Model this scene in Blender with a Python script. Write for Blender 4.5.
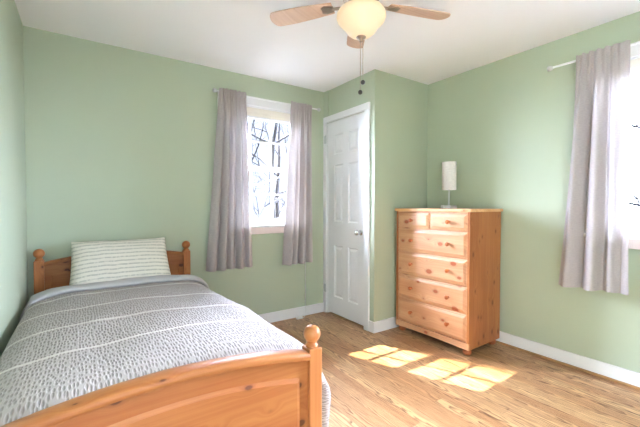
import bpy, bmesh, math, random
from mathutils import Vector, Matrix, noise

for o in list(bpy.data.objects):
    bpy.data.objects.remove(o)
S = bpy.context.scene
COL = S.collection
PI = math.pi

# ------------------------------------------------------------------ camera
cd = bpy.data.cameras.new('camera')
cam = bpy.data.objects.new('camera', cd)
COL.objects.link(cam)
fw = Vector((0.56239307, 0.82652426, -0.02391008))
rt = Vector((0.826763756, -0.562549231, 0.00023502))
up = Vector((0.01325635, 0.01990016, 0.99971409))
m = Matrix((rt, up, -fw)).transposed().to_4x4()
m.translation = Vector((0, 0, 1.193))
cam.matrix_world = m
cd.sensor_width = 36
cd.lens = 349.1 * 36 / 640
cd.clip_start = 0.02
S.camera = cam

# ------------------------------------------------------------------ exposure, sky, sun
S.view_settings.view_transform = 'Standard'
S.view_settings.look = 'None'
S.view_settings.gamma = 1
S.view_settings.exposure = 2.08
S.view_settings.use_curve_mapping = False
SKY_HIGH, SKY_LOW, SKY_EAST, SKY_WEST, SKY_NEAR, SUN = 54.0, 0.31, 46.0, 28.0, 1.4, 34.0   # bright cloud, horizon, low sky brightened on two sides to light the walls, dull side, sun

w = bpy.data.worlds.new('sky')
S.world = w
w.use_nodes = True
nt = w.node_tree
nt.nodes.clear()
tc = nt.nodes.new('ShaderNodeTexCoord')
sx = nt.nodes.new('ShaderNodeSeparateXYZ')
nt.links.new(tc.outputs['Generated'], sx.inputs[0])


def ramp(sock, a, b, lo, hi):
    r = nt.nodes.new('ShaderNodeMapRange')
    r.interpolation_type = 'SMOOTHSTEP'
    for k, v in ((1, a), (2, b), (3, lo), (4, hi)):
        if isinstance(v, bpy.types.NodeSocket):
            nt.links.new(v, r.inputs[k])
        else:
            r.inputs[k].default_value = v
    nt.links.new(sock, r.inputs[0])
    return r.outputs[0]


low = ramp(sx.outputs['X'], 0.55, 0.9, SKY_LOW, SKY_EAST)
low = ramp(sx.outputs['X'], -0.5, 0.1, SKY_WEST, low)      # low sky brightened on the sun's side to light the right wall
elev = ramp(sx.outputs['Z'], 0.25, 0.46, low, SKY_HIGH)
mad = nt.nodes.new('ShaderNodeMath')
mad.operation = 'MULTIPLY_ADD'
nt.links.new(sx.outputs['X'], mad.inputs[0])
mad.inputs[1].default_value = 0.9
nt.links.new(sx.outputs['Y'], mad.inputs[2])
strength = ramp(mad.outputs[0], -0.35, 0.1, SKY_NEAR, elev)
bg = nt.nodes.new('ShaderNodeBackground')
bg.inputs['Color'].default_value = (0.86, 0.95, 1.26, 1)
nt.links.new(strength, bg.inputs['Strength'])
ow = nt.nodes.new('ShaderNodeOutputWorld')
nt.links.new(bg.outputs[0], ow.inputs[0])

sl = bpy.data.lights.new('sun', 'SUN')
sl.energy = SUN
sl.angle = math.radians(0.6)
sl.color = (1.0, 0.93, 0.8)
so = bpy.data.objects.new('sun', sl)
COL.objects.link(so)
so.rotation_euler = Vector((0.43, -1, -1.013)).to_track_quat('-Z', 'Y').to_euler()
so.location = (-3, 12, 12)


def portal(loc, direction, sx_, sy_):
    l = bpy.data.lights.new('sky_portal', 'AREA')
    l.shape = 'RECTANGLE'
    l.size, l.size_y = sx_, sy_
    l.cycles.is_portal = True
    o = bpy.data.objects.new('sky_portal', l)
    COL.objects.link(o)
    o.location = loc
    o.rotation_euler = Vector(direction).to_track_quat('-Z', 'Z').to_euler()


portal((1.515, 3.34, 1.57), (0, -1, 0), 0.86, 1.24)
portal((3.12, 0.495, 1.57), (-1, 0, 0), 0.86, 1.24)
portal((0.425, -1.26, 1.03), (0, 1, 0), 0.85, 2.06)


# ------------------------------------------------------------------ node helpers
def srgb(r, g, b):
    f = lambda c: c / 12.92 if c <= 0.04045 else ((c + 0.055) / 1.055) ** 2.4
    return (f(r / 255), f(g / 255), f(b / 255), 1)


class NT:
    def __init__(self, name):
        self.m = bpy.data.materials.new(name)
        self.m.use_nodes = True
        self.t = self.m.node_tree
        self.b = self.t.nodes['Principled BSDF']
        self.out = self.t.nodes['Material Output']

    def n(self, typ, ins=None, **props):
        nd = self.t.nodes.new(typ)
        for k, v in props.items():
            setattr(nd, k, v)
        for k, v in (ins or {}).items():
            self.set(nd.inputs[k], v)
        return nd

    def set(self, sock, v):
        if isinstance(v, bpy.types.NodeSocket):
            self.t.links.new(v, sock)
        else:
            sock.default_value = v

    def math(self, op, a, b=0.0, c=0.0):
        return self.n('ShaderNodeMath', {0: a, 1: b, 2: c}, operation=op).outputs[0]

    def xyz(self, v):
        s = self.n('ShaderNodeSeparateXYZ', {0: v})
        return s.outputs

    def vec(self, x, y, z=0.0):
        return self.n('ShaderNodeCombineXYZ', {0: x, 1: y, 2: z}).outputs[0]

    def ss(self, v, a, b, lo=0.0, hi=1.0):
        return self.n('ShaderNodeMapRange', {0: v, 1: a, 2: b, 3: lo, 4: hi}, interpolation_type='SMOOTHSTEP').outputs[0]

    def mix(self, f, a, b):
        nd = self.n('ShaderNodeMix', data_type='RGBA')
        self.set(nd.inputs[0], f)
        self.set(nd.inputs[6], a)
        self.set(nd.inputs[7], b)
        return nd.outputs[2]

    def noise(self, v, scale, detail=3.0, rough=0.5):
        return self.n('ShaderNodeTexNoise', {'Vector': v, 'Scale': scale, 'Detail': detail, 'Roughness': rough}).outputs[0]

    def bump(self, h, strength, dist):
        self.set(self.b.inputs['Normal'], self.n('ShaderNodeBump', {'Height': h, 'Strength': strength, 'Distance': dist}).outputs[0])

    def base(self, col=None, rough=None, metal=None, spec=None):
        if col is not None:
            self.set(self.b.inputs['Base Color'], col)
        if rough is not None:
            self.set(self.b.inputs['Roughness'], rough)
        if metal is not None:
            self.b.inputs['Metallic'].default_value = metal
        if spec is not None:
            self.b.inputs['Specular IOR Level'].default_value = spec
        return self


def plain(name, rgb, rough=0.5, metal=0.0, var=0.03, spec=0.5, bump=0.0):
    q = NT(name)
    co = q.n('ShaderNodeTexCoord').outputs['Object']
    c = srgb(*rgb)
    d = tuple(x * (1 - 3 * var) for x in c[:3]) + (1,)
    nz = q.noise(co, 6.0)
    q.base(q.mix(nz, c, d), rough, metal, spec)
    if bump:
        q.bump(q.noise(co, 260.0, 2), 0.25, bump)
    return q.m


def pine(name, grain, cross, light, dark, knot, scale=5.0, seed=0.0, thr=0.10, rough=0.42):
    """pine boards: grain runs along object axis `grain`, knots lie in the (grain, cross) plane"""
    q = NT(name)
    o = q.xyz(q.n('ShaderNodeTexCoord').outputs['Object'])
    rnd = q.n('ShaderNodeObjectInfo').outputs['Random']
    off = q.math('MULTIPLY', rnd, 37.0)
    u, v = q.math('ADD', o[grain], q.math('ADD', off, seed)), q.math('ADD', o[cross], off)
    third = o[3 - grain - cross]
    v2 = q.math('ADD', v, third)
    kv = q.vec(q.math('MULTIPLY', u, scale * 0.75), q.math('MULTIPLY', v2, scale * 1.2))
    vo = q.n('ShaderNodeTexVoronoi', {'Vector': kv, 'Scale': 1.0, 'Randomness': 1.0}, voronoi_dimensions='2D')
    d = vo.outputs['Distance']
    cr = q.xyz(vo.outputs['Color'])
    size = q.math('MULTIPLY_ADD', cr[0], thr * 1.1, -thr * 0.25)
    near = q.ss(d, 0.0, 0.35, 1.0, 0.0)
    kn = q.ss(q.math('SUBTRACT', d, size), -0.01, 0.035, 1.0, 0.0)
    halo = q.ss(q.math('SUBTRACT', d, size), 0.0, 0.13, 1.0, 0.0)
    vw = q.math('ADD', v2, q.math('MULTIPLY', near, 0.035))
    big = q.noise(q.vec(q.math('MULTIPLY', u, 0.9), q.math('MULTIPLY', vw, 9.0), third), 1.0, 3)
    rings = q.noise(q.vec(q.math('MULTIPLY', u, 1.2), q.math('MULTIPLY', vw, 70.0), third), 1.0, 3, 0.6)
    f = q.math('ADD', q.math('MULTIPLY', big, 0.6), q.math('MULTIPLY', rings, 0.4))
    f = q.ss(f, 0.33, 0.68)
    c = q.mix(f, srgb(*light), srgb(*dark))
    c = q.mix(q.math('MULTIPLY', halo, 0.45), c, srgb(*[x * 0.78 for x in dark]))
    c = q.mix(q.math('MULTIPLY', kn, 0.92), c, srgb(*knot))
    q.base(c, rough, spec=0.4)
    return q.m


M = {}
# wall paint with a faint roller texture
M['sage'] = plain('sage_paint', (182, 193, 168), 0.6, var=0.01, bump=0.0006)
M['ceiling'] = plain('ceiling_paint', (246, 245, 248), 0.8, var=0.005)
M['white'] = plain('white_gloss_paint', (236, 236, 236), 0.35, var=0.005)
M['vinyl'] = plain('white_vinyl', (238, 240, 242), 0.4, var=0.005)
M['apron'] = plain('pinkish_white_paint', (232, 218, 214), 0.4, var=0.01)
M['shade_cloth'] = plain('cream_shade_fabric', (236, 230, 216), 0.8, var=0.02)
M['chrome'] = plain('chrome', (215, 215, 218), 0.18, 1.0, var=0.01)
M['nickel'] = plain('brushed_nickel', (190, 172, 158), 0.3, 1.0, var=0.03)
M['steel'] = plain('satin_steel', (205, 208, 208), 0.35, 0.9, var=0.02)
M['dark_metal'] = plain('dark_bronze', (72, 70, 66), 0.35, 0.7, var=0.05)
M['oak_trim'] = plain('oak_shoe_moulding', (186, 140, 92), 0.45, var=0.1)
M['bark'] = plain('grey_bark', (24, 23, 24), 0.9, var=0.1, spec=0.05)
M['wire'] = plain('black_cable', (60, 60, 62), 0.7)
M['lawn'] = plain('winter_lawn', (30, 34, 27), 0.95, var=0.12)
M['inside'] = plain('closet_dark_inside', (90, 92, 86), 0.9)

# pine: dresser and bed
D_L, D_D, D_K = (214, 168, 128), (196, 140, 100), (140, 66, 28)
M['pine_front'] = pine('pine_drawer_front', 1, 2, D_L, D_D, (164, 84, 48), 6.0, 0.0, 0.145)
M['pine_side'] = pine('shaded_pine_side_panel', 2, 0, (184, 120, 70), (160, 92, 48), (120, 62, 26), 6.0, 3.1, 0.09)  # dresser side tone darkened to hold the shade beside the lit front
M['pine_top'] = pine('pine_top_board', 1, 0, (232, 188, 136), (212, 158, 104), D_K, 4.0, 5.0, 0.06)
M['pine_knob'] = pine('pine_knob', 0, 2, (196, 116, 66), (168, 88, 46), D_K, 3.0, 1.0, 0.0)
B_L, B_D, B_K = (168, 108, 58), (146, 82, 40), (84, 40, 16)
M['bed_x'] = pine('bed_pine_rail', 0, 2, B_L, B_D, B_K, 7.0, 2.0, 0.13)
M['bed_z'] = pine('bed_pine_post', 2, 0, (182, 120, 68), (160, 94, 48), B_K, 6.0, 7.0, 0.05)
M['bed_y'] = pine('bed_pine_side', 1, 2, B_L, B_D, B_K, 5.0, 4.0, 0.07)
M['blade'] = pine('fan_blade_wood', 0, 1, (222, 190, 168), (204, 166, 142), (150, 100, 75), 2.0, 0.0, 0.0)


def oak_floor():
    q = NT('oak_strip_floor')
    o = q.xyz(q.n('ShaderNodeTexCoord').outputs['Object'])
    W, L = 0.076, 1.05
    bx = q.math('DIVIDE', o[0], W)
    i = q.math('FLOOR', bx)
    r1 = q.n('ShaderNodeTexWhiteNoise', {'W': i}, noise_dimensions='1D').outputs[0]
    by = q.math('ADD', q.math('DIVIDE', o[1], L), q.math('MULTIPLY', r1, 7.0))
    j = q.math('FLOOR', by)
    wn = q.n('ShaderNodeTexWhiteNoise', {'Vector': q.vec(i, j)}, noise_dimensions='2D')
    r2 = q.xyz(wn.outputs['Color'])
    fx = q.math('FRACT', bx)
    fy = q.math('FRACT', by)
    # cathedral grain: nested arches running along each board
    cx = q.math('SUBTRACT', fx, q.math('MULTIPLY_ADD', r2[0], 1.4, -0.2))
    warp = q.noise(q.vec(q.math('MULTIPLY', o[0], 14.0), q.math('MULTIPLY', o[1], 3.0), q.math('MULTIPLY', r2[1], 50.0)), 1.0, 3)
    arch = q.math('MULTIPLY', q.math('MULTIPLY', cx, cx), q.math('MULTIPLY_ADD', r2[2], 1.6, 0.9))
    ph = q.math('ADD', q.math('ADD', arch, q.math('MULTIPLY', o[1], q.math('MULTIPLY_ADD', r2[1], 1.6, -0.8))), q.math('MULTIPLY', warp, 1.1))
    ring = q.math('FRACT', q.math('MULTIPLY', ph, 5.5))
    ring = q.math('MULTIPLY', q.ss(ring, 0.25, 0.85), q.ss(ring, 0.88, 1.0, 1.0, 0.0))
    pores = q.noise(q.vec(q.math('MULTIPLY', o[0], 260.0), q.math('MULTIPLY', o[1], 9.0), q.math('MULTIPLY', r2[0], 30.0)), 1.0, 2)
    pores = q.ss(pores, 0.42, 0.66)
    g = q.math('MULTIPLY', ring, q.math('MULTIPLY_ADD', pores, 0.45, 0.6))
    g = q.math('MAXIMUM', g, q.math('MULTIPLY', pores, 0.35))
    c = q.mix(r2[2], srgb(216, 174, 126), srgb(192, 142, 96))
    c = q.mix(q.math('MULTIPLY', g, 0.95), c, srgb(88, 48, 24))
    ex = q.math('MINIMUM', fx, q.math('SUBTRACT', 1.0, fx))
    ey = q.math('MINIMUM', fy, q.math('SUBTRACT', 1.0, fy))
    seam = q.math('MAXIMUM', q.ss(ex, 0.004, 0.022, 1.0, 0.0), q.ss(ey, 0.0003, 0.0018, 1.0, 0.0))
    c = q.mix(q.math('MULTIPLY', seam, 0.6), c, srgb(108, 66, 38))
    q.base(c, q.math('MULTIPLY_ADD', g, 0.15, 0.3), spec=0.45)
    q.bump(q.math('MULTIPLY_ADD', seam, -1.0, q.math('MULTIPLY', g, -0.2)), 0.3, 0.001)
    return q.m


M['floor'] = oak_floor()


def cloth(name, rgb, trans, clear=0.0):
    """woven curtain cloth: light passes through the weave"""
    q = NT(name)
    uv = q.xyz(q.n('ShaderNodeTexCoord').outputs['UV'])
    slub = q.noise(q.vec(q.math('MULTIPLY', uv[0], 30.0), q.math('MULTIPLY', uv[1], 260.0)), 1.0, 2)
    slub2 = q.noise(q.vec(q.math('MULTIPLY', uv[0], 500.0), q.math('MULTIPLY', uv[1], 20.0)), 1.0, 2)
    f = q.ss(q.math('ADD', q.math('MULTIPLY', slub, 0.6), q.math('MULTIPLY', slub2, 0.4)), 0.35, 0.7)
    c = srgb(*rgb)
    col = q.mix(f, tuple(x * 1.06 for x in c[:3]) + (1,), tuple(x * 0.9 for x in c[:3]) + (1,))
    q.base(col, 0.9, spec=0.1)
    tr = q.n('ShaderNodeBsdfTranslucent', {'Color': col})
    mx = q.n('ShaderNodeMixShader', {0: trans, 1: q.b.outputs[0], 2: tr.outputs[0]})
    fin = mx
    if clear:
        tp = q.n('ShaderNodeBsdfTransparent')
        fin = q.n('ShaderNodeMixShader', {0: clear, 1: mx.outputs[0], 2: tp.outputs[0]})
    q.t.links.new(fin.outputs[0], q.out.inputs[0])
    return q.m


M['curtain'] = cloth('mauve_grey_curtain', (184, 176, 174), 0.055, 0.003)
M['lamp_cloth'] = cloth('white_lamp_shade', (250, 246, 242), 0.3)


def thin_glass():
    q = NT('window_glass')
    tp = q.n('ShaderNodeBsdfTransparent', {'Color': (0.97, 0.985, 0.98, 1)})
    gl = q.n('ShaderNodeBsdfGlossy', {'Roughness': 0.02})
    fr = q.n('ShaderNodeFresnel', {'IOR': 1.35})
    mx = q.n('ShaderNodeMixShader', {0: fr.outputs[0], 1: tp.outputs[0], 2: gl.outputs[0]})
    q.t.links.new(mx.outputs[0], q.out.inputs[0])
    return q.m


M['glass'] = thin_glass()


def bowl_mat():
    q = NT('lit_frosted_bowl')
    q.base(srgb(230, 206, 174), 0.35)
    lw = q.n('ShaderNodeLayerWeight', {'Blend': 0.35}).outputs['Facing']
    q.set(q.b.inputs['Emission Color'], q.mix(lw, (1.0, 0.76, 0.50, 1), (1.0, 0.66, 0.38, 1)))
    q.b.inputs['Emission Strength'].default_value = 0.085
    return q.m


M['bowl'] = bowl_mat()


def duvet_mat():
    q = NT('grey_seersucker')
    uv = q.xyz(q.n('ShaderNodeTexCoord').outputs['UV'])
    wob = q.noise(q.vec(q.math('MULTIPLY', uv[0], 7.0), q.math('MULTIPLY', uv[1], 7.0)), 1.0, 2)
    vy = q.math('ADD', uv[1], q.math('MULTIPLY_ADD', wob, 0.012, -0.006))
    vo = q.n('ShaderNodeTexVoronoi', {'Vector': q.vec(q.math('MULTIPLY', uv[0], 84.0), q.math('MULTIPLY', uv[1], 29.0)), 'Scale': 1.0, 'Randomness': 0.65}, voronoi_dimensions='2D')
    d = vo.outputs['Distance']
    dash = q.ss(d, 0.10, 0.52, 1.0, 0.0)
    # white bands every 33 cm along the bed
    t = q.math('FRACT', q.math('DIVIDE', q.math('SUBTRACT', vy, 0.165 - 0.33), 0.33))
    t = q.math('ABSOLUTE', q.math('SUBTRACT', t, 0.5))
    band = q.math('MULTIPLY', q.ss(t, 0.02, 0.048, 1.0, 0.0), q.math('GREATER_THAN', uv[1], 1.5))
    dash = q.math('MULTIPLY', dash, q.math('SUBTRACT', 1.0, q.math('MULTIPLY', band, 0.9)))
    c = q.mix(band, srgb(175, 167, 161), srgb(210, 203, 196))
    c = q.mix(q.math('MULTIPLY', dash, 0.5), c, srgb(124, 119, 116))
    q.base(c, 0.85, spec=0.15)
    q.bump(q.math('MULTIPLY', dash, -1.0), 0.55, 0.005)
    return q.m


M['duvet'] = duvet_mat()
M['duvet_under'] = plain('plain_grey_cotton', (186, 183, 180), 0.85, var=0.03, spec=0.15)


def pillow_mat():
    q = NT('striped_pillow_cotton')
    uv = q.xyz(q.n('ShaderNodeTexCoord').outputs['UV'])
    wob = q.noise(q.vec(q.math('MULTIPLY', uv[0], 9.0), q.math('MULTIPLY', uv[1], 9.0)), 1.0, 2)
    t = q.math('FRACT', q.math('ADD', q.math('MULTIPLY', uv[1], 33.0), q.math('MULTIPLY', wob, 0.35)))
    st = q.math('MULTIPLY', q.ss(t, 0.28, 0.42), q.ss(t, 0.62, 0.76, 1.0, 0.0))
    br = q.noise(q.vec(q.math('MULTIPLY', uv[0], 75.0), q.math('MULTIPLY', uv[1], 25.0)), 1.0, 1)
    st = q.math('MULTIPLY', st, q.ss(br, 0.3, 0.55, 0.45, 1.0))
    c = q.mix(q.math('MULTIPLY', st, 0.65), srgb(224, 219, 204), srgb(160, 160, 146))
    q.base(c, 0.9, spec=0.1)
    q.bump(st, 0.5, 0.004)
    return q.m


M['pillow'] = pillow_mat()


# ------------------------------------------------------------------ mesh helpers
def box(bm, x0, x1, y0, y1, z0, z1, bev=0.0, seg=2):
    vs = [bm.verts.new((x, y, z)) for z in (z0, z1) for y in (y0, y1) for x in (x0, x1)]
    fs = [bm.faces.new([vs[i] for i in f]) for f in ((0, 2, 3, 1), (4, 5, 7, 6), (0, 1, 5, 4), (1, 3, 7, 5), (3, 2, 6, 7), (2, 0, 4, 6))]
    if bev:
        es = list({e for f in fs for e in f.edges})
        bmesh.ops.bevel(bm, geom=es, offset=bev, segments=seg, affect='EDGES', profile=0.5)


def lathe(bm, prof, c=(0, 0, 0), axis='Z', seg=28):
    """prof: list of (radius, height) turned about the axis through c"""
    rings = []
    for r, h in prof:
        ring = []
        for k in range(seg):
            a = 2 * PI * k / seg
            p = {'Z': (r * math.cos(a), r * math.sin(a), h), 'X': (h, r * math.cos(a), r * math.sin(a)),
                 'Y': (r * math.sin(a), h, r * math.cos(a))}[axis]
            ring.append(bm.verts.new((p[0] + c[0], p[1] + c[1], p[2] + c[2])))
        rings.append(ring)
    for a, b in zip(rings, rings[1:]):
        for k in range(seg):
            bm.faces.new((a[k], a[(k + 1) % seg], b[(k + 1) % seg], b[k]))
    if prof[0][0] > 1e-5:
        bm.faces.new(list(reversed(rings[0])))
    if prof[-1][0] > 1e-5:
        bm.faces.new(rings[-1])


def tube(bm, pts, rad, seg=8, cap=True):
    pts = [Vector(p) for p in pts]
    rings = []
    n = len(pts)
    ref = Vector((0, 0, 1))
    for i, p in enumerate(pts):
        t = (pts[min(i + 1, n - 1)] - pts[max(i - 1, 0)]).normalized()
        if abs(t.dot(ref)) > 0.95:
            ref = Vector((1, 0, 0)) if abs(t.x) < 0.9 else Vector((0, 1, 0))
        a = t.cross(ref).normalized()
        b = t.cross(a)
        r = rad[i] if isinstance(rad, (list, tuple)) else rad
        rings.append([bm.verts.new(p + a * (r * math.cos(2 * PI * k / seg)) + b * (r * math.sin(2 * PI * k / seg))) for k in range(seg)])
    for a, b in zip(rings, rings[1:]):
        for k in range(seg):
            bm.faces.new((a[k], a[(k + 1) % seg], b[(k + 1) % seg], b[k]))
    if cap:
        bm.faces.new(list(reversed(rings[0])))
        bm.faces.new(rings[-1])


def prism(bm, poly, axis, a0, a1, bev=0.0):
    """extrude a 2-D polygon along axis ('Y': poly is (x,z); 'X': (y,z); 'Z': (x,y)) from a0 to a1"""
    mk = {'Y': lambda p, a: (p[0], a, p[1]), 'X': lambda p, a: (a, p[0], p[1]), 'Z': lambda p, a: (p[0], p[1], a)}[axis]
    A = [bm.verts.new(mk(p, a0)) for p in poly]
    B = [bm.verts.new(mk(p, a1)) for p in poly]
    fa = bm.faces.new(A)
    fb = bm.faces.new(list(reversed(B)))
    n = len(poly)
    for k in range(n):
        bm.faces.new((A[k], B[k], B[(k + 1) % n], A[(k + 1) % n]))
    if bev:
        bmesh.ops.bevel(bm, geom=list(fa.edges) + list(fb.edges), offset=bev, segments=2, affect='EDGES')


def obj(name, bm, mat, parent=None, smooth=None, **props):
    bmesh.ops.recalc_face_normals(bm, faces=bm.faces[:])
    me = bpy.data.meshes.new(name)
    bm.to_mesh(me)
    bm.free()
    me.materials.append(mat)
    if smooth is not None:
        me.polygons.foreach_set('use_smooth', [True] * len(me.polygons))
        me.set_sharp_from_angle(angle=math.radians(smooth))
    o = bpy.data.objects.new(name, me)
    COL.objects.link(o)
    if parent:
        o.parent = parent
    for k, v in props.items():
        o[k] = v
    return o


def empty(name, loc, rz=0.0, **props):
    o = bpy.data.objects.new(name, None)
    o.empty_display_size = 0.1
    COL.objects.link(o)
    o.location = loc
    o.rotation_euler = (0, 0, rz)
    for k, v in props.items():
        o[k] = v
    return o


def B():
    return bmesh.new()


def grid_obj(name, rows, uvs, mat, parent=None, **props):
    bm = B()
    uvl = bm.loops.layers.uv.new('UVMap')
    V = [[bm.verts.new(p) for p in r] for r in rows]
    for i in range(len(rows) - 1):
        for j in range(len(rows[0]) - 1):
            f = bm.faces.new((V[i][j], V[i][j + 1], V[i + 1][j + 1], V[i + 1][j]))
            for lp, (a, b) in zip(f.loops, ((i, j), (i, j + 1), (i + 1, j + 1), (i + 1, j))):
                lp[uvl].uv = uvs[a][b]
    return obj(name, bm, mat, parent, smooth=80, **props)


# ------------------------------------------------------------------ the room
XL, XR, YB, XC, YC, YN, H = -0.326, 2.979, 3.194, 2.2345, 2.389, -1.2, 2.44
T = 0.16


def struct(name, bm, mat, parent=None, **k):
    o = obj(name, bm, mat, parent, **k)
    if not parent:
        o['kind'] = 'structure'
    return o


bm = B(); box(bm, XL - T, XR + T, YN, YB + T, -0.12, 0); struct('floor', bm, M['floor'])
bm = B(); box(bm, XL - T, XR + T, YN, YB + T, H, H + 0.15); struct('ceiling', bm, M['ceiling'])
bm = B(); box(bm, XL - T, XL, YN, YB + T, 0, H); struct('wall_left', bm, M['sage'])
# back wall round its window
WX0, WX1, WZ0, WZ1 = 1.12, 1.91, 0.985, 2.157
bm = B()
box(bm, XL, WX0, YB, YB + T, 0, H)
box(bm, WX1, XR, YB, YB + T, 0, H)
box(bm, WX0, WX1, YB, YB + T, 0, WZ0)
box(bm, WX0, WX1, YB, YB + T, WZ1, H)
struct('wall_back', bm, M['sage'])
# right wall round its window
RY0, RY1 = 0.10, 0.89
bm = B()
box(bm, XR, XR + T, YN, RY0, 0, H)
box(bm, XR, XR + T, RY1, YB + T, 0, H)
box(bm, XR, XR + T, RY0, RY1, 0, WZ0)
box(bm, XR, XR + T, RY0, RY1, WZ1, H)
struct('wall_right', bm, M['sage'])
# unseen wall behind the viewpoint; its open doorway is placed for fill light
bm = B()
box(bm, XL, 0.0, YN - 0.12, YN, 0, H)
box(bm, 0.85, XR, YN - 0.12, YN, 0, H)
box(bm, 0.0, 0.85, YN - 0.12, YN, 2.06, H)
struct('wall_near', bm, M['sage'])
# closet: door wall (opening y 2.515..3.145) and front wall
DY0, DY1, DZ = 2.518, 3.140, 2.085
bm = B()
box(bm, XC, XC + 0.1, YC, DY0, 0, H)
box(bm, XC, XC + 0.1, DY1, YB, 0, H)
box(bm, XC, XC + 0.1, DY0, DY1, DZ, H)
struct('wall_closet_side', bm, M['sage'])
bm = B(); box(bm, XC + 0.1, XR, YC, YC + 0.1, 0, H); struct('wall_closet_front', bm, M['sage'])


def board(name, x0, x1, y0, y1, h=0.105):
    bm = B(); box(bm, x0, x1, y0, y1, 0.0, h, 0.005); struct(name, bm, M['white'])


board('baseboard_left', XL, XL + 0.014, YN, YB - 0.014)
board('baseboard_back', XL, XC - 0.02, YB - 0.014, YB)
board('baseboard_closet_side', XC - 0.014, XC, YC - 0.014, 2.45)
board('baseboard_closet_front', XC + 0.0005, XR - 0.014, YC - 0.014, YC)
board('baseboard_right', XR - 0.014, XR, YN, YC - 0.0145)
bm = B(); box(bm, XR - 0.030, XR - 0.0142, YN, YC - 0.03, 0, 0.018, 0.006); struct('trim_1', bm, M['oak_trim'])
# door casing
bm = B()
box(bm, XC - 0.02, XC + 0.002, 2.448, DY0 - 0.004, 0, DZ + 0.004, 0.004)
box(bm, XC - 0.02, XC + 0.002, DY1 + 0.004, YB - 0.001, 0, DZ + 0.004, 0.004)
box(bm, XC - 0.02, XC + 0.002, 2.448, YB - 0.001, DZ + 0.0045, DZ + 0.072, 0.004)
box(bm, XC + 0.0, XC + 0.1, DY0 - 0.012, DY0 + 0.003, 0, DZ)
box(bm, XC + 0.0, XC + 0.1, DY1 - 0.003, DY1 + 0.012, 0, DZ)
box(bm, XC + 0.0, XC + 0.1, DY0, DY1, DZ - 0.003, DZ + 0.012)
struct('trim_2', bm, M['white'])
# narrow painted strip in the corner above the door
bm = B(); box(bm, XC - 0.012, XC, YB - 0.085, YB - 0.001, DZ + 0.0725, H, 0.003); struct('trim_3', bm, M['sage'])


# six-panel door: slab front at XC+0.006
def door():
    bm = B()
    x0 = XC + 0.006
    ys = [DY0 + 0.006, 2.628, 2.782, 2.868, 3.022, DY1 - 0.006]
    zs = [0.022, 0.205, 0.762, 1.015, 1.625, 1.735, 1.945, DZ - 0.006]
    pan_y, pan_z = (1, 3), (1, 3, 5)
    # front face as a grid, with panel cells inset into mouldings
    V = {}
    def vert(y, z, x):
        k = (round(y, 4), round(z, 4), round(x, 4))
        if k not in V:
            V[k] = bm.verts.new((x, y, z))
        return V[k]
    for a in range(5):
        for b in range(7):
            ya, yb2, za, zb = ys[a], ys[a + 1], zs[b], zs[b + 1]
            if a in pan_y and b in pan_z:
                loops = []
                for ins, dx in ((0, 0), (0.010, 0.009), (0.016, 0.010), (0.040, 0.003), (0.042, 0.0025)):
                    loops.append([vert(y, z, x0 + dx) for y, z in ((ya + ins, za + ins), (yb2 - ins, za + ins), (yb2 - ins, zb - ins), (ya + ins, zb - ins))])
                for A, C in zip(loops, loops[1:]):
                    for k in range(4):
                        bm.faces.new((A[k], A[(k + 1) % 4], C[(k + 1) % 4], C[k]))
                bm.faces.new(loops[-1])
            else:
                bm.faces.new([vert(y, z, x0) for y, z in ((ya, za), (yb2, za), (yb2, zb), (ya, zb))])
    # edges and back
    x1 = x0 + 0.036
    Y0, Y1, Z0, Z1 = ys[0], ys[-1], zs[0], zs[-1]
    for q in (((Y0, Z0), (Y1, Z0)), ((Y1, Z0), (Y1, Z1)), ((Y1, Z1), (Y0, Z1)), ((Y0, Z1), (Y0, Z0))):
        (a, b), (c, d) = q
        bm.faces.new([bm.verts.new(p) for p in ((x0, a, b), (x0, c, d), (x1, c, d), (x1, a, b))])
    bm.faces.new([bm.verts.new(p) for p in ((x1, Y0, Z0), (x1, Y1, Z0), (x1, Y1, Z1), (x1, Y0, Z1))])
    d = struct('door_1', bm, M['white'])
    kn = B()
    lathe(kn, [(0.028, 0.0), (0.028, -0.004), (0.022, -0.008), (0.011, -0.012), (0.010, -0.03), (0.018, -0.036), (0.026, -0.046), (0.027, -0.055), (0.022, -0.064), (0.010, -0.069), (0.0, -0.0695)], (x0, 2.585, 0.925), 'X')
    obj('door_knob', kn, M['chrome'], d, smooth=50)
    for z in (0.28, 1.91):
        h = B()
        tube(h, [(XC - 0.024, DY1 - 0.002, z - 0.045), (XC - 0.024, DY1 - 0.002, z + 0.045)], 0.006, 12)
        box(h, XC - 0.0235, XC - 0.0205, DY1 - 0.002, DY1 + 0.03, z - 0.042, z + 0.042)
        obj('hinge', h, M['steel'], d, smooth=50)


door()


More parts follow.
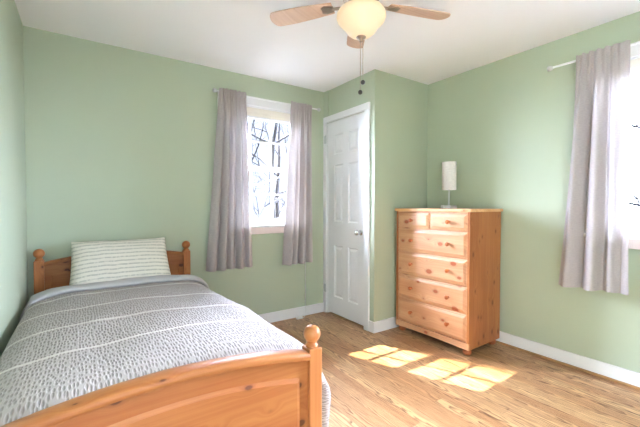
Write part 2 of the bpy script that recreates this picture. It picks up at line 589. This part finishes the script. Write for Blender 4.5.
# ------------------------------------------------------------------ windows (built on local axes: a = along the wall, o = outward)
def window(name, place, a0, a1):
    """place(a, o) -> (x, y); a0..a1 the opening"""
    def bx(bm, A0, A1, O0, O1, z0, z1, bev=0.0):
        p, q = place(A0, O0), place(A1, O1)
        box(bm, min(p[0], q[0]), max(p[0], q[0]), min(p[1], q[1]), max(p[1], q[1]), z0, z1, bev)
    mats = M['vinyl']
    cw = 0.083
    bm = B()
    bx(bm, a0 - cw, a0, -0.018, 0.004, WZ0, WZ1 + cw, 0.003)
    bx(bm, a1, a1 + cw, -0.018, 0.004, WZ0, WZ1 + cw, 0.003)
    bx(bm, a0 - cw, a1 + cw, -0.019, 0.004, WZ1, WZ1 + cw, 0.003)
    # jamb linings
    bx(bm, a0, a0 + 0.012, 0.0, T, WZ0, WZ1)
    bx(bm, a1 - 0.012, a1, 0.0, T, WZ0, WZ1)
    bx(bm, a0, a1, 0.0, T, WZ1 - 0.012, WZ1)
    bx(bm, a0, a1, 0.03, T + 0.03, WZ0 - 0.002, WZ0 + 0.02)
    win = struct(name, bm, M['white'])
    bm = B(); bx(bm, a0 - cw - 0.02, a1 + cw + 0.02, -0.05, 0.06, WZ0 - 0.012, WZ0 + 0.014, 0.006)
    obj('window_sill', bm, M['white'], win)
    bm = B(); bx(bm, a0 - cw, a1 + cw, -0.016, 0.002, WZ0 - 0.078, WZ0 - 0.012, 0.004)
    obj('apron', bm, M['apron'], win)
    A0, A1 = a0 + 0.014, a1 - 0.014
    st = 0.036
    for sash, z0, z1, o0 in (('lower', WZ0 + 0.02, 1.585, 0.066), ('upper', 1.545, WZ1 - 0.014, 0.098)):
        o1 = o0 + 0.028
        br, tr = (0.05, 0.04) if sash == 'lower' else (0.04, 0.05)
        bm = B()
        bx(bm, A0, A0 + st, o0, o1, z0, z1, 0.003)
        bx(bm, A1 - st, A1, o0, o1, z0, z1, 0.003)
        bx(bm, A0 + st, A1 - st, o0, o1, z0, z0 + br, 0.003)
        bx(bm, A0 + st, A1 - st, o0, o1, z1 - tr, z1, 0.003)
        s = obj('sash', bm, mats, win)
        g0, g1, h0, h1 = A0 + st, A1 - st, z0 + br, z1 - tr
        bm = B()
        for k in (1, 2):
            a = g0 + (g1 - g0) * k / 3
            bx(bm, a - 0.009, a + 0.009, o0 + 0.004, o1 - 0.004, h0, h1)
        z = (h0 + h1) / 2
        bx(bm, g0, g1, o0 + 0.005, o1 - 0.005, z - 0.009, z + 0.009)
        obj('muntin', bm, mats, s)
        bm = B(); bx(bm, g0, g1, o0 + 0.0125, o0 + 0.0155, h0, h1)
        obj('pane', bm, M['glass'], s)
    return win


def back_place(a, o):
    return (a, YB + o)


def right_place(a, o):
    return (XR + o, a)


window('window_1', back_place, WX0, WX1)
window('window_2', right_place, RY0, RY1)


def roller_shade(place, a0, a1, label):
    root = empty('window_shade', (*place((a0 + a1) / 2, 0.03), WZ1 - 0.012), label=label, category='window shade', group='raised window shades')
    L = Vector(root.location)
    def bx(bm, A0, A1, O0, O1, z0, z1, bev):
        p, q = place(A0, O0), place(A1, O1)
        box(bm, min(p[0], q[0]) - L.x, max(p[0], q[0]) - L.x, min(p[1], q[1]) - L.y, max(p[1], q[1]) - L.y, z0 - L.z, z1 - L.z, bev)
    bm = B(); bx(bm, a0 + 0.014, a1 - 0.014, 0.008, 0.058, WZ1 - 0.058, WZ1 - 0.0125, 0.004)
    obj('head_rail', bm, M['shade_cloth'], root)
    bm = B()
    for k in range(4):
        bx(bm, a0 + 0.016, a1 - 0.016, 0.012 + 0.002 * (k % 2), 0.054 - 0.002 * (k % 2), WZ1 - 0.064 - 0.007 * (k + 1), WZ1 - 0.0585 - 0.007 * k, 0.002)
    obj('folded_shade', bm, M['shade_cloth'], root)
    bm = B(); bx(bm, a0 + 0.016, a1 - 0.016, 0.010, 0.056, WZ1 - 0.112, WZ1 - 0.0925, 0.004)
    obj('bottom_rail', bm, M['vinyl'], root)


roller_shade(back_place, WX0, WX1, 'cream shade raised to the head of the window beside the closet door')
roller_shade(right_place, RY0, RY1, 'cream shade raised at the window showing one curtain only')


# ------------------------------------------------------------------ curtain rods and curtains
def rod(place, a0, a1, label):
    root = empty('curtain_rod', (*place((a0 + a1) / 2, 0.0), 2.215), label=label, category='curtain rod', group='white curtain rods')
    L = Vector(root.location)
    P = lambda a, o, z=2.215: Vector((*place(a, o), z)) - L
    bm = B(); tube(bm, [P(a0, -0.075), P(a1, -0.075)], 0.008, 14)
    obj('pole', bm, M['white'], root, smooth=50)
    for a, s in ((a0, -1), (a1, 1)):
        bm = B()
        c = P(a, -0.075)
        d = (P(a + s, -0.075) - c)
        prof = ((0.0, 0.009), (0.006, 0.014), (0.012, 0.016), (0.02, 0.019), (0.03, 0.02), (0.038, 0.014), (0.042, 0.003))
        tube(bm, [c + d * h for h, r in prof], [r for h, r in prof], 16)
        obj('finial', bm, M['steel'], root, smooth=60)
        bm = B()
        b = a - s * 0.17
        tube(bm, [P(b, -0.002), P(b, -0.062)], 0.006, 10)
        tube(bm, [P(b, -0.0005), P(b, -0.006)], 0.018, 16)
        tube(bm, [P(b, -0.062, 2.204), P(b, -0.062, 2.2045), P(b, -0.088, 2.2048)], 0.004, 8)
        obj('bracket', bm, M['white'], root, smooth=50)


rod(back_place, 1.01, 2.085, 'white rod over the window in the wall behind the bed')
rod(right_place, 0.115, 1.19, 'white rod over the window beside the tall dresser')


def curtain(place, t0, t1, b0, b1, zb, folds, seed, label, amp=1.0, flat=None):
    """pleated panel hung on the rod: top from t0..t1, bottom from b0..b1 along the wall"""
    rnd = random.Random(seed)
    ph = [rnd.uniform(0, 6.28) for _ in range(6)]
    NU, NV = 150, 70
    ztop = 2.243
    rows, uvs = [], []
    width = 0.95
    hem_rows, hem_uvs = [], []
    for i in range(NV + 1):
        v = i / NV
        z = ztop + (zb - ztop) * v
        drop = (ztop - z)
        if drop < 0.055:                       # header and rod pocket
            gath = 1.0
        else:
            gath = min(1.0, (drop - 0.055) / 0.5)
        e = v ** 1.3
        A0, A1 = t0 + (b0 - t0) * e, t1 + (b1 - t1) * e
        row, uvr = [], []
        for j in range(NU + 1):
            u = j / NU
            a = A0 + (A1 - A0) * u
            fine = math.sin(u * 2 * PI * folds * 2.0 + ph[0] + 0.6 * math.sin(u * 9 + ph[1]))
            mid = math.sin(u * 2 * PI * folds + ph[2] + 0.9 * math.sin(u * 5 + ph[3]) + 0.25 * math.sin(v * 3 + ph[4]))
            big = math.sin(u * 2 * PI * folds * 0.5 + ph[5])
            k = min(1.0, max(0.0, (drop - 0.02) / 0.55))
            depth = (1 - k) * 0.010 * fine + amp * k * (0.032 * mid + 0.017 * big + 0.003 * fine)
            if flat:                            # part of the cloth that hangs nearly flat
                fl = max(0.0, min(1.0, (u - flat[0]) / (flat[1] - flat[0])))
                depth *= 1 - 0.75 * (fl if flat[2] > 0 else 1 - fl)
            depth += 0.004 * noise.noise((u * 6, v * 5, seed))
            o = -0.094 - (0.0 if drop > 0.05 else 0.0) * min(1, max(0, (drop - 0.05) / 0.05)) + depth
            if 0.012 < drop < 0.05:
                o -= 0.010 * math.sin(PI * (drop - 0.012) / 0.038)   # cloth wraps over the pole
            zz = z + (0.004 * math.sin(u * 40 + ph[1]) * (1 if i == 0 else 0)) - 0.012 * (noise.noise((u * 3, seed * 1.7, 0)) * v)
            da = 0.006 * k * math.cos(u * 2 * PI * folds + ph[2])
            row.append((*place(a + da, o), zz))
            uvr.append((u * width, v * (ztop - zb)))
        rows.append(row); uvs.append(uvr)
    c = grid_obj('curtain', rows, uvs, M['curtain'], label=label, category='curtain', group='mauve grey curtain panels')
    # doubled hem at the bottom, on the wall side of the cloth
    k0 = int(NV * 0.955)
    hr = [[(*( (p[0], p[1] + 0.002) if place is back_place else (p[0] + 0.002, p[1])), p[2]) for p in rows[i]] for i in range(k0, NV + 1)]
    grid_obj('hem', hr, [uvs[i] for i in range(k0, NV + 1)], M['curtain'], c)
    return c


curtain(back_place, 1.022, 1.280, 0.905, 1.335, 0.605, 4.5, 3, 'mauve grey curtain hanging at the window side nearest the bed headboard')
curtain(back_place, 1.757, 2.012, 1.655, 2.030, 0.590, 4.0, 8, 'mauve grey curtain hanging between the window glass and the closet door')
curtain(right_place, 0.742, 1.035, 0.722, 1.135, 0.612, 3.6, 5, 'wide pale curtain at the window beside the tall dresser', 1.1, (0.32, 0.08, 1))


# ------------------------------------------------------------------ bed
BX, BW = 0.239, 0.496                       # centre line and half distance between post centres
bed = empty('bed', (BX, 2.13, 0), label='single pine bed with ball-topped posts under a grey duvet', category='bed')


def bed_post(x, y, ztop, h=0.029):
    bm = B()
    box(bm, x - h, x + h, y - h, y + h, 0.0, ztop, 0.004)
    p = obj('post', bm, M['bed_z'], bed)
    fb = B()
    r = 0.0335
    zc = ztop + 0.05
    prof = [(0.024, ztop - 0.001), (0.0255, ztop + 0.006), (0.022, ztop + 0.012), (0.017, ztop + 0.017)]
    for k in range(13):
        a = math.radians(-58 + (148 * k / 12))
        prof.append((max(r * math.cos(a), 0.0), zc + r * math.sin(a)))
    lathe(fb, prof, (x, y, 0))
    obj('finial', fb, M['bed_z'], p, smooth=50)


FY, HY = 1.136 - 2.13, 3.134 - 2.13
for sx_ in (-1, 1):
    bed_post(sx_ * BW, FY, 0.642)
    bed_post(sx_ * BW, HY, 0.802)


def arch_poly(x0, x1, zb, ze, rise, n=28, inset=0.0):
    pts = [(x0, zb), (x1, zb)]
    for k in range(n + 1):
        t = 1 - 2 * k / n
        pts.append(((x0 + x1) / 2 + t * (x1 - x0) / 2, ze + rise * (1 - t * t)))
    return pts


def end_board(name, y, zb, ze, rise, face):
    """arched board between two posts with a raised field and a rounded cap"""
    x0, x1 = -BW + 0.0285, BW - 0.0285
    bm = B(); prism(bm, arch_poly(x0, x1, zb, ze - 0.02, rise), 'Y', y - 0.014, y + 0.014)
    hb = obj(name, bm, M['bed_x'], bed, smooth=30)
    bm = B()
    for s in ((-1, 1) if face == 0 else (face,)):
        n = 24
        A, C = [], []
        for ins, yy, L in ((0.0, y + s * 0.0138, A), (0.014, y + s * 0.021, C)):
            poly = arch_poly(x0 + 0.036 + ins, x1 - 0.036 - ins, zb + 0.05 + ins, ze - 0.085 - ins, rise * 0.93, n)
            L.extend(bm.verts.new((px, yy, pz)) for px, pz in poly)
        N = len(A)
        for k in range(N):
            bm.faces.new((A[k], A[(k + 1) % N], C[(k + 1) % N], C[k]))
        bm.faces.new(C)
    obj('raised_panel', bm, M['bed_x'], hb, smooth=20)
    # cap: rounded section swept along the arch
    bm = B()
    sec = [(-0.032, -0.022), (-0.036, -0.012), (-0.034, -0.002), (-0.024, 0.004), (0.0, 0.006), (0.024, 0.004), (0.034, -0.002), (0.036, -0.012), (0.032, -0.022)]
    rings = []
    n = 36
    for k in range(n + 1):
        t = -1 + 2 * k / n
        px = t * (x1 - x0) / 2
        pz = ze + rise * (1 - t * t)
        rings.append([bm.verts.new((px, y + a, pz + b)) for a, b in sec])
    for a, b in zip(rings, rings[1:]):
        for k in range(len(sec)):
            bm.faces.new((a[k], a[(k + 1) % len(sec)], b[(k + 1) % len(sec)], b[k]))
    bm.faces.new(rings[0]); bm.faces.new(list(reversed(rings[-1])))
    obj('cap_rail', bm, M['bed_x'], hb, smooth=50)


end_board('footboard', FY, 0.16, 0.625, 0.052, -1)
end_board('headboard', HY, 0.25, 0.785, 0.05, -1)
for sx_ in (-1, 1):
    bm = B(); box(bm, sx_ * 0.488 - 0.012, sx_ * 0.488 + 0.012, FY + 0.03, HY - 0.03, 0.24, 0.38, 0.004)
    obj('side_rail', bm, M['bed_y'], bed)


# ------------------------------------------------------------------ duvet
def spline(pts, n):
    P = [Vector(p) for p in pts]
    P = [P[0] * 2 - P[1]] + P + [P[-1] * 2 - P[-2]]
    out = []
    segs = len(P) - 3
    for i in range(n + 1):
        t = i / n * segs
        k = min(int(t), segs - 1)
        t -= k
        a, b, c, d = P[k:k + 4]
        out.append(0.5 * ((2 * b) + (c - a) * t + (2 * a - 5 * b + 4 * c - d) * t * t + (3 * b - a - 3 * c + d) * t ** 3))
    return out


PROF = [(-0.302, 0.30), (-0.309, 0.38), (-0.310, 0.46), (-0.300, 0.535), (-0.268, 0.585), (-0.20, 0.612), (-0.08, 0.628), (0.08, 0.636), (0.24, 0.640),
        (0.40, 0.636), (0.54, 0.630), (0.66, 0.620), (0.75, 0.603), (0.815, 0.568), (0.842, 0.50), (0.85, 0.42), (0.85, 0.33), (0.846, 0.235)]


def duvet_point(p, y):
    x, z = p
    r = max(0.0, min(1.0, (x - 0.55) / 0.2))
    d = 0.0
    if y < 1.34:
        t = min(1.0, (1.34 - y) / 0.15)
        d = 0.095 * t * t * max(0.0, min(1.0, (z - 0.30) / 0.3))
    # the hanging side swells outward at the foot corner
    sw = max(0.0, min(1.0, (0.57 - z) / 0.15)) * r
    x -= 0.06 * r * max(0.0, min(1.0, (y - 1.95) / 0.9))
    x2 = x + sw * (0.012 * math.exp(-((y - 1.22) / 0.16) ** 2) + 0.012 * math.sin(y * 9.0 + z * 4) + 0.015 * noise.noise((y * 3, z * 5, 4)))
    nz = 0.011 * noise.noise((x * 3.2, y * 3.2, 1.3)) + 0.005 * noise.noise((x * 9, y * 8, 5.1))
    if x < -0.2:
        nz *= 0.5
    return Vector((x2, y, z - d + nz))


def duvet():
    prof = spline([(x, 0, z) for x, z in PROF], 130)
    ys = [1.182 + (2.80 - 1.182) * k / 150 for k in range(151)]
    rows, uvs = [], []
    for y in ys:
        row, uvr, s, last = [], [], 0.0, None
        for p in prof:
            if last is not None:
                s += (p - last).length
            last = p
            row.append(duvet_point((p.x, p.z), y)); uvr.append((s, y))
        rows.append(row); uvs.append(uvr)
    # foot end tucked down behind the footboard
    ends, euvs = [], []
    for ins, y in ((0.07, 1.215), (0.035, 1.182), (0.012, 1.176)):
        end, euv = [], []
        for j, p in enumerate(rows[0]):
            a, b = prof[max(j - 1, 0)], prof[min(j + 1, len(prof) - 1)]
            nrm = Vector((-(b.z - a.z), 0, b.x - a.x)).normalized()
            end.append(Vector((p.x - nrm.x * ins, y, p.z - nrm.z * ins)))
            euv.append((uvs[0][j][0], 1.182 - ins))
        ends.append(end); euvs.append(euv)
    d = grid_obj('duvet', ends + rows, euvs + uvs, M['duvet'], label='light grey seersucker duvet with white bands spread over the bed', category='duvet')
    # plain turned-back upper edge: a thick roll with the underside out
    rows, uvs = [], []
    sec = [(2.735, -0.004), (2.722, 0.004), (2.716, 0.014), (2.722, 0.025), (2.74, 0.031), (2.77, 0.034), (2.80, 0.034), (2.83, 0.030), (2.855, 0.016), (2.872, -0.01), (2.88, -0.05)]
    sp = spline([(y, 0, h) for y, h in sec], 44)
    for q in sp:
        row, uvr = [], []
        for j, p in enumerate(prof):
            a, b = prof[max(j - 1, 0)], prof[min(j + 1, len(prof) - 1)]
            nrm = Vector((-(b.z - a.z), 0, b.x - a.x)).normalized()
            wv = 0.011 * math.sin(p.x * 7.0 + 0.8) + 0.01 * noise.noise((p.x * 4, 0, 2.0))
            bp = duvet_point((p.x, p.z), q.x)
            h = q.z + 0.010 * noise.noise((p.x * 6, q.x * 7, 9.0))
            if p.x < -0.26:
                h = min(h, 0.012)
            row.append(Vector((bp.x + nrm.x * h, q.x + wv, bp.z + nrm.z * h)))
            uvr.append((p.x, q.x))
        rows.append(row); uvs.append(uvr)
    grid_obj('turned_back_edge', rows, uvs, M['duvet_under'], d, label='plain grey turned-back edge')


duvet()


# ------------------------------------------------------------------ pillow
def pillow():
    N = 48
    W2, H2, TH = 0.325, 0.215, 0.075
    upv = Vector((0, 0.52, 0.854)); nv = Vector((0, -0.854, 0.52))
    C = Vector((0.243, 2.972, 0.745))
    bm = B()
    uvl = bm.loops.layers.uv.new('UVMap')
    sides = []
    for s in (1, -1):
        V = []
        for i in range(N + 1):
            row = []
            for j in range(N + 1):
                u, v = -1 + 2 * j / N, -1 + 2 * i / N
                f = (max(0.0, 1 - abs(u) ** 2.6) ** 0.5) * (max(0.0, 1 - abs(v) ** 2.4) ** 0.5)
                px = u * W2 * (1 - 0.055 * (1 - u * u) * 0 - 0.05 * (1 - abs(v) ** 2) * abs(u) ** 3 * 0.6) * (1 - 0.035 * v)
                pv = v * H2 * (1 - 0.06 * (1 - abs(u) ** 2) * abs(v) ** 3)
                h = s * TH * f + 0.006 * noise.noise((u * 3, v * 3, s)) * f
                pv += 0.006 * noise.noise((u * 4, 2, 1))
                p = C + Vector((px, 0, 0)) + upv * pv + nv * h
                row.append(bm.verts.new(p))
            V.append(row)
        for i in range(N):
            for j in range(N):
                fc = bm.faces.new((V[i][j], V[i][j + 1], V[i + 1][j + 1], V[i + 1][j]))
                for lp, (a, b) in zip(fc.loops, ((i, j), (i, j + 1), (i + 1, j + 1), (i + 1, j))):
                    lp[uvl].uv = (b / N * 0.65, a / N * 0.43)
    bmesh.ops.remove_doubles(bm, verts=bm.verts[:], dist=0.0004)
    obj('pillow', bm, M['pillow'], None, smooth=70, label='cream and grey striped pillow leaning against the headboard', category='pillow')


pillow()


# ------------------------------------------------------------------ dresser
def dresser():
    W, D, HT = 0.755, 0.462, 1.163
    x, y = 2.483, 1.581
    th = 0.016
    root = empty('dresser', (x, y, 0), th, label='tall six-drawer knotty pine dresser on round feet in the corner', category='dresser')
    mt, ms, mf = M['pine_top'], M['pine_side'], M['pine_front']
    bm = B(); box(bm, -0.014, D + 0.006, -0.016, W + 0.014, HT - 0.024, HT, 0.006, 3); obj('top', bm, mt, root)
    for y0 in (0.0, W - 0.02):
        bm = B()
        n = 5
        for k in range(n):                      # glued vertical boards
            a, b = D * k / n, D * (k + 1) / n
            box(bm, a + 0.0004, b - 0.0004, y0, y0 + 0.02, 0.052, HT - 0.024, 0.0012, 1)
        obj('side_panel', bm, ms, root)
    bm = B(); box(bm, D - 0.008, D - 0.002, 0.02, W - 0.02, 0.06, HT - 0.03); obj('back_panel', bm, ms, root)
    zl = [0.105, 0.331, 0.549, 0.767, 0.982, 1.134]
    bm = B()
    for z in zl[1:5]:
        box(bm, 0.012, D - 0.02, 0.02, W - 0.02, z - 0.008, z + 0.008)
    box(bm, 0.004, D - 0.02, 0.02, W - 0.02, 1.127, HT - 0.0245)
    box(bm, 0.012, D - 0.02, W / 2 - 0.008, W / 2 + 0.008, zl[4] + 0.008, 1.127)
    obj('frame', bm, mf, root)
    # base rail with a gently bowed lower edge
    bm = B()
    poly = [(0.0, 0.105), (0.0, 0.052)] + [(W * k / 16, 0.052 + 0.008 * math.sin(PI * k / 16)) for k in range(1, 16)] + [(W, 0.052), (W, 0.105)]
    prism(bm, poly, 'X', -0.004, 0.018, 0.002)
    obj('base_rail', bm, mf, root)
    for fx in (0.045, D - 0.05):
        for fy in (0.042, W - 0.042):
            bm = B()
            lathe(bm, [(0.018, 0.0), (0.027, 0.004), (0.034, 0.016), (0.035, 0.026), (0.031, 0.038), (0.022, 0.047), (0.02, 0.054)], (fx, fy, 0))
            obj('foot', bm, M['pine_knob'], root, smooth=50)

    def drawer(y0, y1, z0, z1, knobs):
        bm = B()
        y0 += 0.003; y1 -= 0.003; z0 += 0.003; z1 -= 0.003
        L = []
        for ins, dx in ((0.0, 0.016), (0.0, 0.006), (0.003, 0.003), (0.012, 0.001), (0.013, -0.001), (0.027, -0.0075), (0.029, -0.008)):
            L.append([bm.verts.new((dx, a, b)) for a, b in ((y0 + ins, z0 + ins), (y1 - ins, z0 + ins), (y1 - ins, z1 - ins), (y0 + ins, z1 - ins))])
        for A, C in zip(L, L[1:]):
            for k in range(4):
                bm.faces.new((A[k], A[(k + 1) % 4], C[(k + 1) % 4], C[k]))
        bm.faces.new(L[-1]); bm.faces.new(list(reversed(L[0])))
        d = obj('drawer', bm, mf, root)
        for ky in knobs:
            kb = B()
            lathe(kb, [(0.011, -0.007), (0.009, -0.012), (0.008, -0.018), (0.012, -0.023), (0.017, -0.029), (0.018, -0.035), (0.014, -0.041), (0.006, -0.0435), (0.0, -0.044)], (0, ky, (z0 + z1) / 2), 'X', 20)
            obj('knob', kb, M['pine_knob'], d, smooth=50)
    k1, k2 = 0.243 * W, 0.747 * W
    for a, b in zip(zl[:4], zl[1:5]):
        drawer(0.018, W - 0.018, a + 0.002, b - 0.002, (k1, k2))
    drawer(0.018, W / 2 - 0.002, zl[4] + 0.002, zl[5] - 0.006, (k1,))
    drawer(W / 2 + 0.002, W - 0.018, zl[4] + 0.002, zl[5] - 0.006, (k2,))


dresser()


# ------------------------------------------------------------------ table lamp
def table_lamp():
    root = empty('table_lamp', (2.755, 1.966, 1.163), 0.0, label='small table lamp with white cylinder shade on the dresser', category='lamp')
    bm = B()
    box(bm, -0.045, 0.045, -0.055, 0.055, 0.0, 0.028, 0.004)
    obj('base', bm, M['white'], root)
    bm = B(); box(bm, -0.062, -0.048, 0.012, 0.038, 0.0, 0.03, 0.003)
    obj('switch', bm, M['white'], root)
    bm = B(); tube(bm, [(0, 0, 0.015), (0, 0, 0.20)], 0.0055, 12)
    obj('pole', bm, M['steel'], root, smooth=50)
    bm = B()
    r = 0.063
    lathe(bm, [(r, 0.168), (r, 0.42), (r - 0.002, 0.42), (r - 0.002, 0.168), (r, 0.168)][:4], (0, 0, 0), 'Z', 40)
    bm.faces.ensure_lookup_table()
    for f in [f for f in bm.faces if len(f.verts) > 6]:
        bm.faces.remove(f)
    uvl = bm.loops.layers.uv.new('UVMap')
    for f in bm.faces:
        for lp in f.loops:
            lp[uvl].uv = (math.atan2(lp.vert.co.y, lp.vert.co.x) * r, lp.vert.co.z)
    sh = obj('lamp_shade', bm, M['lamp_cloth'], root, smooth=50)
    bm = B()
    for k in range(3):
        a = 2 * PI * k / 3
        tube(bm, [(0, 0, 0.195), (0.061 * math.cos(a), 0.061 * math.sin(a), 0.195)], 0.0015, 6)
    tube(bm, [(0, 0, 0.19), (0, 0, 0.225)], 0.012, 12)
    obj('shade_carrier', bm, M['steel'], sh)


table_lamp()


# ------------------------------------------------------------------ ceiling fan
def ceiling_fan():
    fx, fy = 1.333, 1.541
    root = empty('ceiling_fan', (fx, fy, H), 0, label='five-blade ceiling fan with lit frosted bowl and two pull chains', category='ceiling fan')
    z = lambda a: a - H
    bm = B()
    lathe(bm, [(0.085, 0.0), (0.088, -0.012), (0.102, -0.022), (0.108, -0.045), (0.104, -0.072), (0.085, -0.086), (0.06, -0.092), (0.056, -0.104), (0.072, -0.110), (0.082, -0.118), (0.078, -0.128), (0.05, -0.128)], (0, 0, 0), 'Z', 40)
    obj('motor_housing', bm, M['nickel'], root, smooth=40)
    bm = B()
    prof = [(0.082, z(2.316)), (0.108, z(2.313)), (0.128, z(2.301)), (0.139, z(2.284)), (0.141, z(2.266)), (0.135, z(2.249)), (0.121, z(2.233)), (0.104, z(2.217)), (0.092, z(2.200)), (0.081, z(2.183)), (0.062, z(2.167)), (0.036, z(2.157)), (0.0, z(2.153))]
    lathe(bm, prof, (0, 0, 0), 'Z', 48)
    obj('light_bowl', bm, M['bowl'], root, smooth=60)
    bm = B()
    lathe(bm, [(0.0, z(2.163)), (0.026, z(2.159)), (0.029, z(2.153)), (0.024, z(2.147)), (0.012, z(2.142)), (0.009, z(2.134)), (0.011, z(2.129)), (0.0, z(2.124))], (0, 0, 0), 'Z', 24)
    obj('bowl_finial', bm, M['nickel'], root, smooth=50)
    # blades: rest angles read from the camera-frame directions 18 + 72 k degrees
    right = math.atan2(rt.y, rt.x)
    for k in range(5):
        a = right + math.radians(16 + 72 * k)
        R = Matrix.Rotation(a, 4, 'Z')
        tilt = Matrix.Rotation(math.radians(11), 4, 'X')
        bm = B()
        n = 14
        poly = []
        for i in range(n + 1):
            t = i / n
            poly.append((0.17 + 0.37 * t, -(0.042 + 0.020 * math.sin(t * PI * 0.6))))
        for i in range(1, 12):
            b = -PI / 2 + PI * i / 12
            poly.append((0.54 + 0.035 * math.cos(b), 0.060 * math.sin(b)))
        for i in range(n, -1, -1):
            t = i / n
            poly.append((0.17 + 0.37 * t, 0.042 + 0.020 * math.sin(t * PI * 0.6)))
        prism(bm, poly, 'Z', -0.003, 0.003, 0.001)
        bmesh.ops.transform(bm, matrix=Matrix.Translation((0, 0, z(2.352))) @ R @ tilt, verts=bm.verts[:])
        bl = obj('blade', bm, M['blade'], root, smooth=30)
        bm = B()
        tube(bm, [(0.085, 0, 0.0), (0.12, 0, -0.012), (0.15, 0, -0.01), (0.175, 0, -0.006)], [0.012, 0.009, 0.009, 0.007], 10)
        prism(bm, [(0.165, -0.02), (0.215, -0.032), (0.24, -0.02), (0.235, 0.0), (0.24, 0.02), (0.215, 0.032), (0.165, 0.02)], 'Z', -0.008, -0.0032)
        bmesh.ops.transform(bm, matrix=Matrix.Translation((0, 0, z(2.352))) @ R @ tilt, verts=bm.verts[:])
        obj('blade_iron', bm, M['nickel'], bl, smooth=40)
    for dx, zb in ((0.011, 1.905), (-0.004, 1.848)):
        p = Vector((rt.x * dx, rt.y * dx, 0))
        bm = B()
        tube(bm, [p + Vector((0, 0, z(2.135))), p + Vector((0, 0, z(zb)))], 0.0018, 6)
        ch = obj('pull_chain', bm, M['nickel'], root, smooth=60)
        bm = B()
        lathe(bm, [(0.0, z(zb + 0.008)), (0.008, z(zb + 0.005)), (0.0125, z(zb - 0.002)), (0.0125, z(zb - 0.010)), (0.008, z(zb - 0.017)), (0.0, z(zb - 0.019))], (p.x, p.y, 0), 'Z', 18)
        obj('pull_knob', bm, M['dark_metal'], ch, smooth=60)


ceiling_fan()

# ------------------------------------------------------------------ cord under the window
root = empty('white_cord', (1.977, YB - 0.012, 0), 0, label='thin white cord hanging below the curtain by the closet door', category='cord')
bm = B()
pts = [(0.004, -0.002, 0.64), (0.0, 0.006, 0.45), (0.003, 0.006, 0.3), (0.0, 0.004, 0.12), (-0.005, -0.012, 0.106), (-0.008, -0.02, 0.05), (-0.03, -0.03, 0.006), (-0.06, -0.045, 0.005), (-0.075, -0.05, 0.008)]
tube(bm, spline(pts, 50), 0.0028, 8)
obj('cord', bm, M['white'], root, smooth=60)
bm = B(); box(bm, -0.145, -0.072, -0.072, -0.035, 0.0, 0.02, 0.006)
obj('plug', bm, M['white'], root, smooth=40)


# ------------------------------------------------------------------ outside
bm = B(); box(bm, -60, 80, -60, 120, -3.3, -3.0); o = struct('ground', bm, M['lawn'])


def bare_tree(x, y, h, r, seed, label, lean=(0, 0), depth=5, start=0.35):
    rnd = random.Random(seed)
    root = empty('bare_tree', (x, y, -3.0), rnd.uniform(0, 6), label=label, category='tree', group='bare trees outside the windows')
    tr, brs = B(), B()
    n = 10
    path = []
    d = Vector((lean[0], lean[1], 1)).normalized()
    p = Vector((0, 0, 0))
    for k in range(n + 1):
        path.append(p.copy())
        p = p + d * (h / n)
        d = (d + Vector((rnd.uniform(-0.12, 0.12), rnd.uniform(-0.12, 0.12), 0.02))).normalized()
    tube(tr, path, [r * (1 - 0.85 * k / n) for k in range(n + 1)], 10)

    def branch(p, d, L, r, lev):
        pts, q, dd = [p], p.copy(), d.copy()
        m_ = 5
        for k in range(m_):
            q = q + dd * (L / m_)
            dd = (dd + Vector((rnd.uniform(-0.28, 0.28), rnd.uniform(-0.28, 0.28), rnd.uniform(-0.12, 0.22)))).normalized()
            pts.append(q.copy())
        tube(brs, pts, [r * (1 - 0.7 * k / m_) for k in range(m_ + 1)], 5, False)
        if lev <= 0:
            return
        for k in range(rnd.choice((2, 3, 3))):
            i = rnd.randint(2, m_)
            nd = (dd + Vector((rnd.uniform(-0.9, 0.9), rnd.uniform(-0.9, 0.9), rnd.uniform(-0.3, 0.6)))).normalized()
            branch(pts[i], nd, L * rnd.uniform(0.55, 0.75), r * 0.55, lev - 1)
    for k in range(9):
        i = int((start + (1 - start) * k / 9) * n)
        a = rnd.uniform(0, 6.28)
        nd = Vector((math.cos(a), math.sin(a), rnd.uniform(0.2, 0.8))).normalized()
        branch(path[i], nd, h * rnd.uniform(0.22, 0.34), r * 0.42 * (1 - 0.6 * i / n), depth - 1)
    t = obj('trunk', tr, M['bark'], root, smooth=60)
    obj('branches', brs, M['bark'], root, smooth=60)


bare_tree(4.45, 9.2, 8.5, 0.13, 4, 'thick bare tree with a slanting trunk seen through the window beside the bed', (0.12, 0), 4)
bare_tree(3.2, 8.2, 7.0, 0.10, 11, 'slim bare tree with twisting branches behind the upper sash beside the curtain', (-0.05, 0), 5)
bare_tree(8.0, 15.5, 9.5, 0.17, 21, 'far pale bare tree standing behind the slanting trunk outside', (0, 0), 4)
bare_tree(10.5, 2.4, 8.0, 0.16, 33, 'bare tree outside the window at the edge of the curtain beside the dresser', (0, 0), 5)
bm = B()
tube(bm, spline([(1.156, 5.2, 1.168), (2.31, 5.2, 1.515), (4.62, 5.2, 2.353)], 20), 0.010, 6)
obj('overhead_cable', bm, M['wire'], None, smooth=60, label='thin dark overhead cable crossing outside the window beside the bed', category='cable')
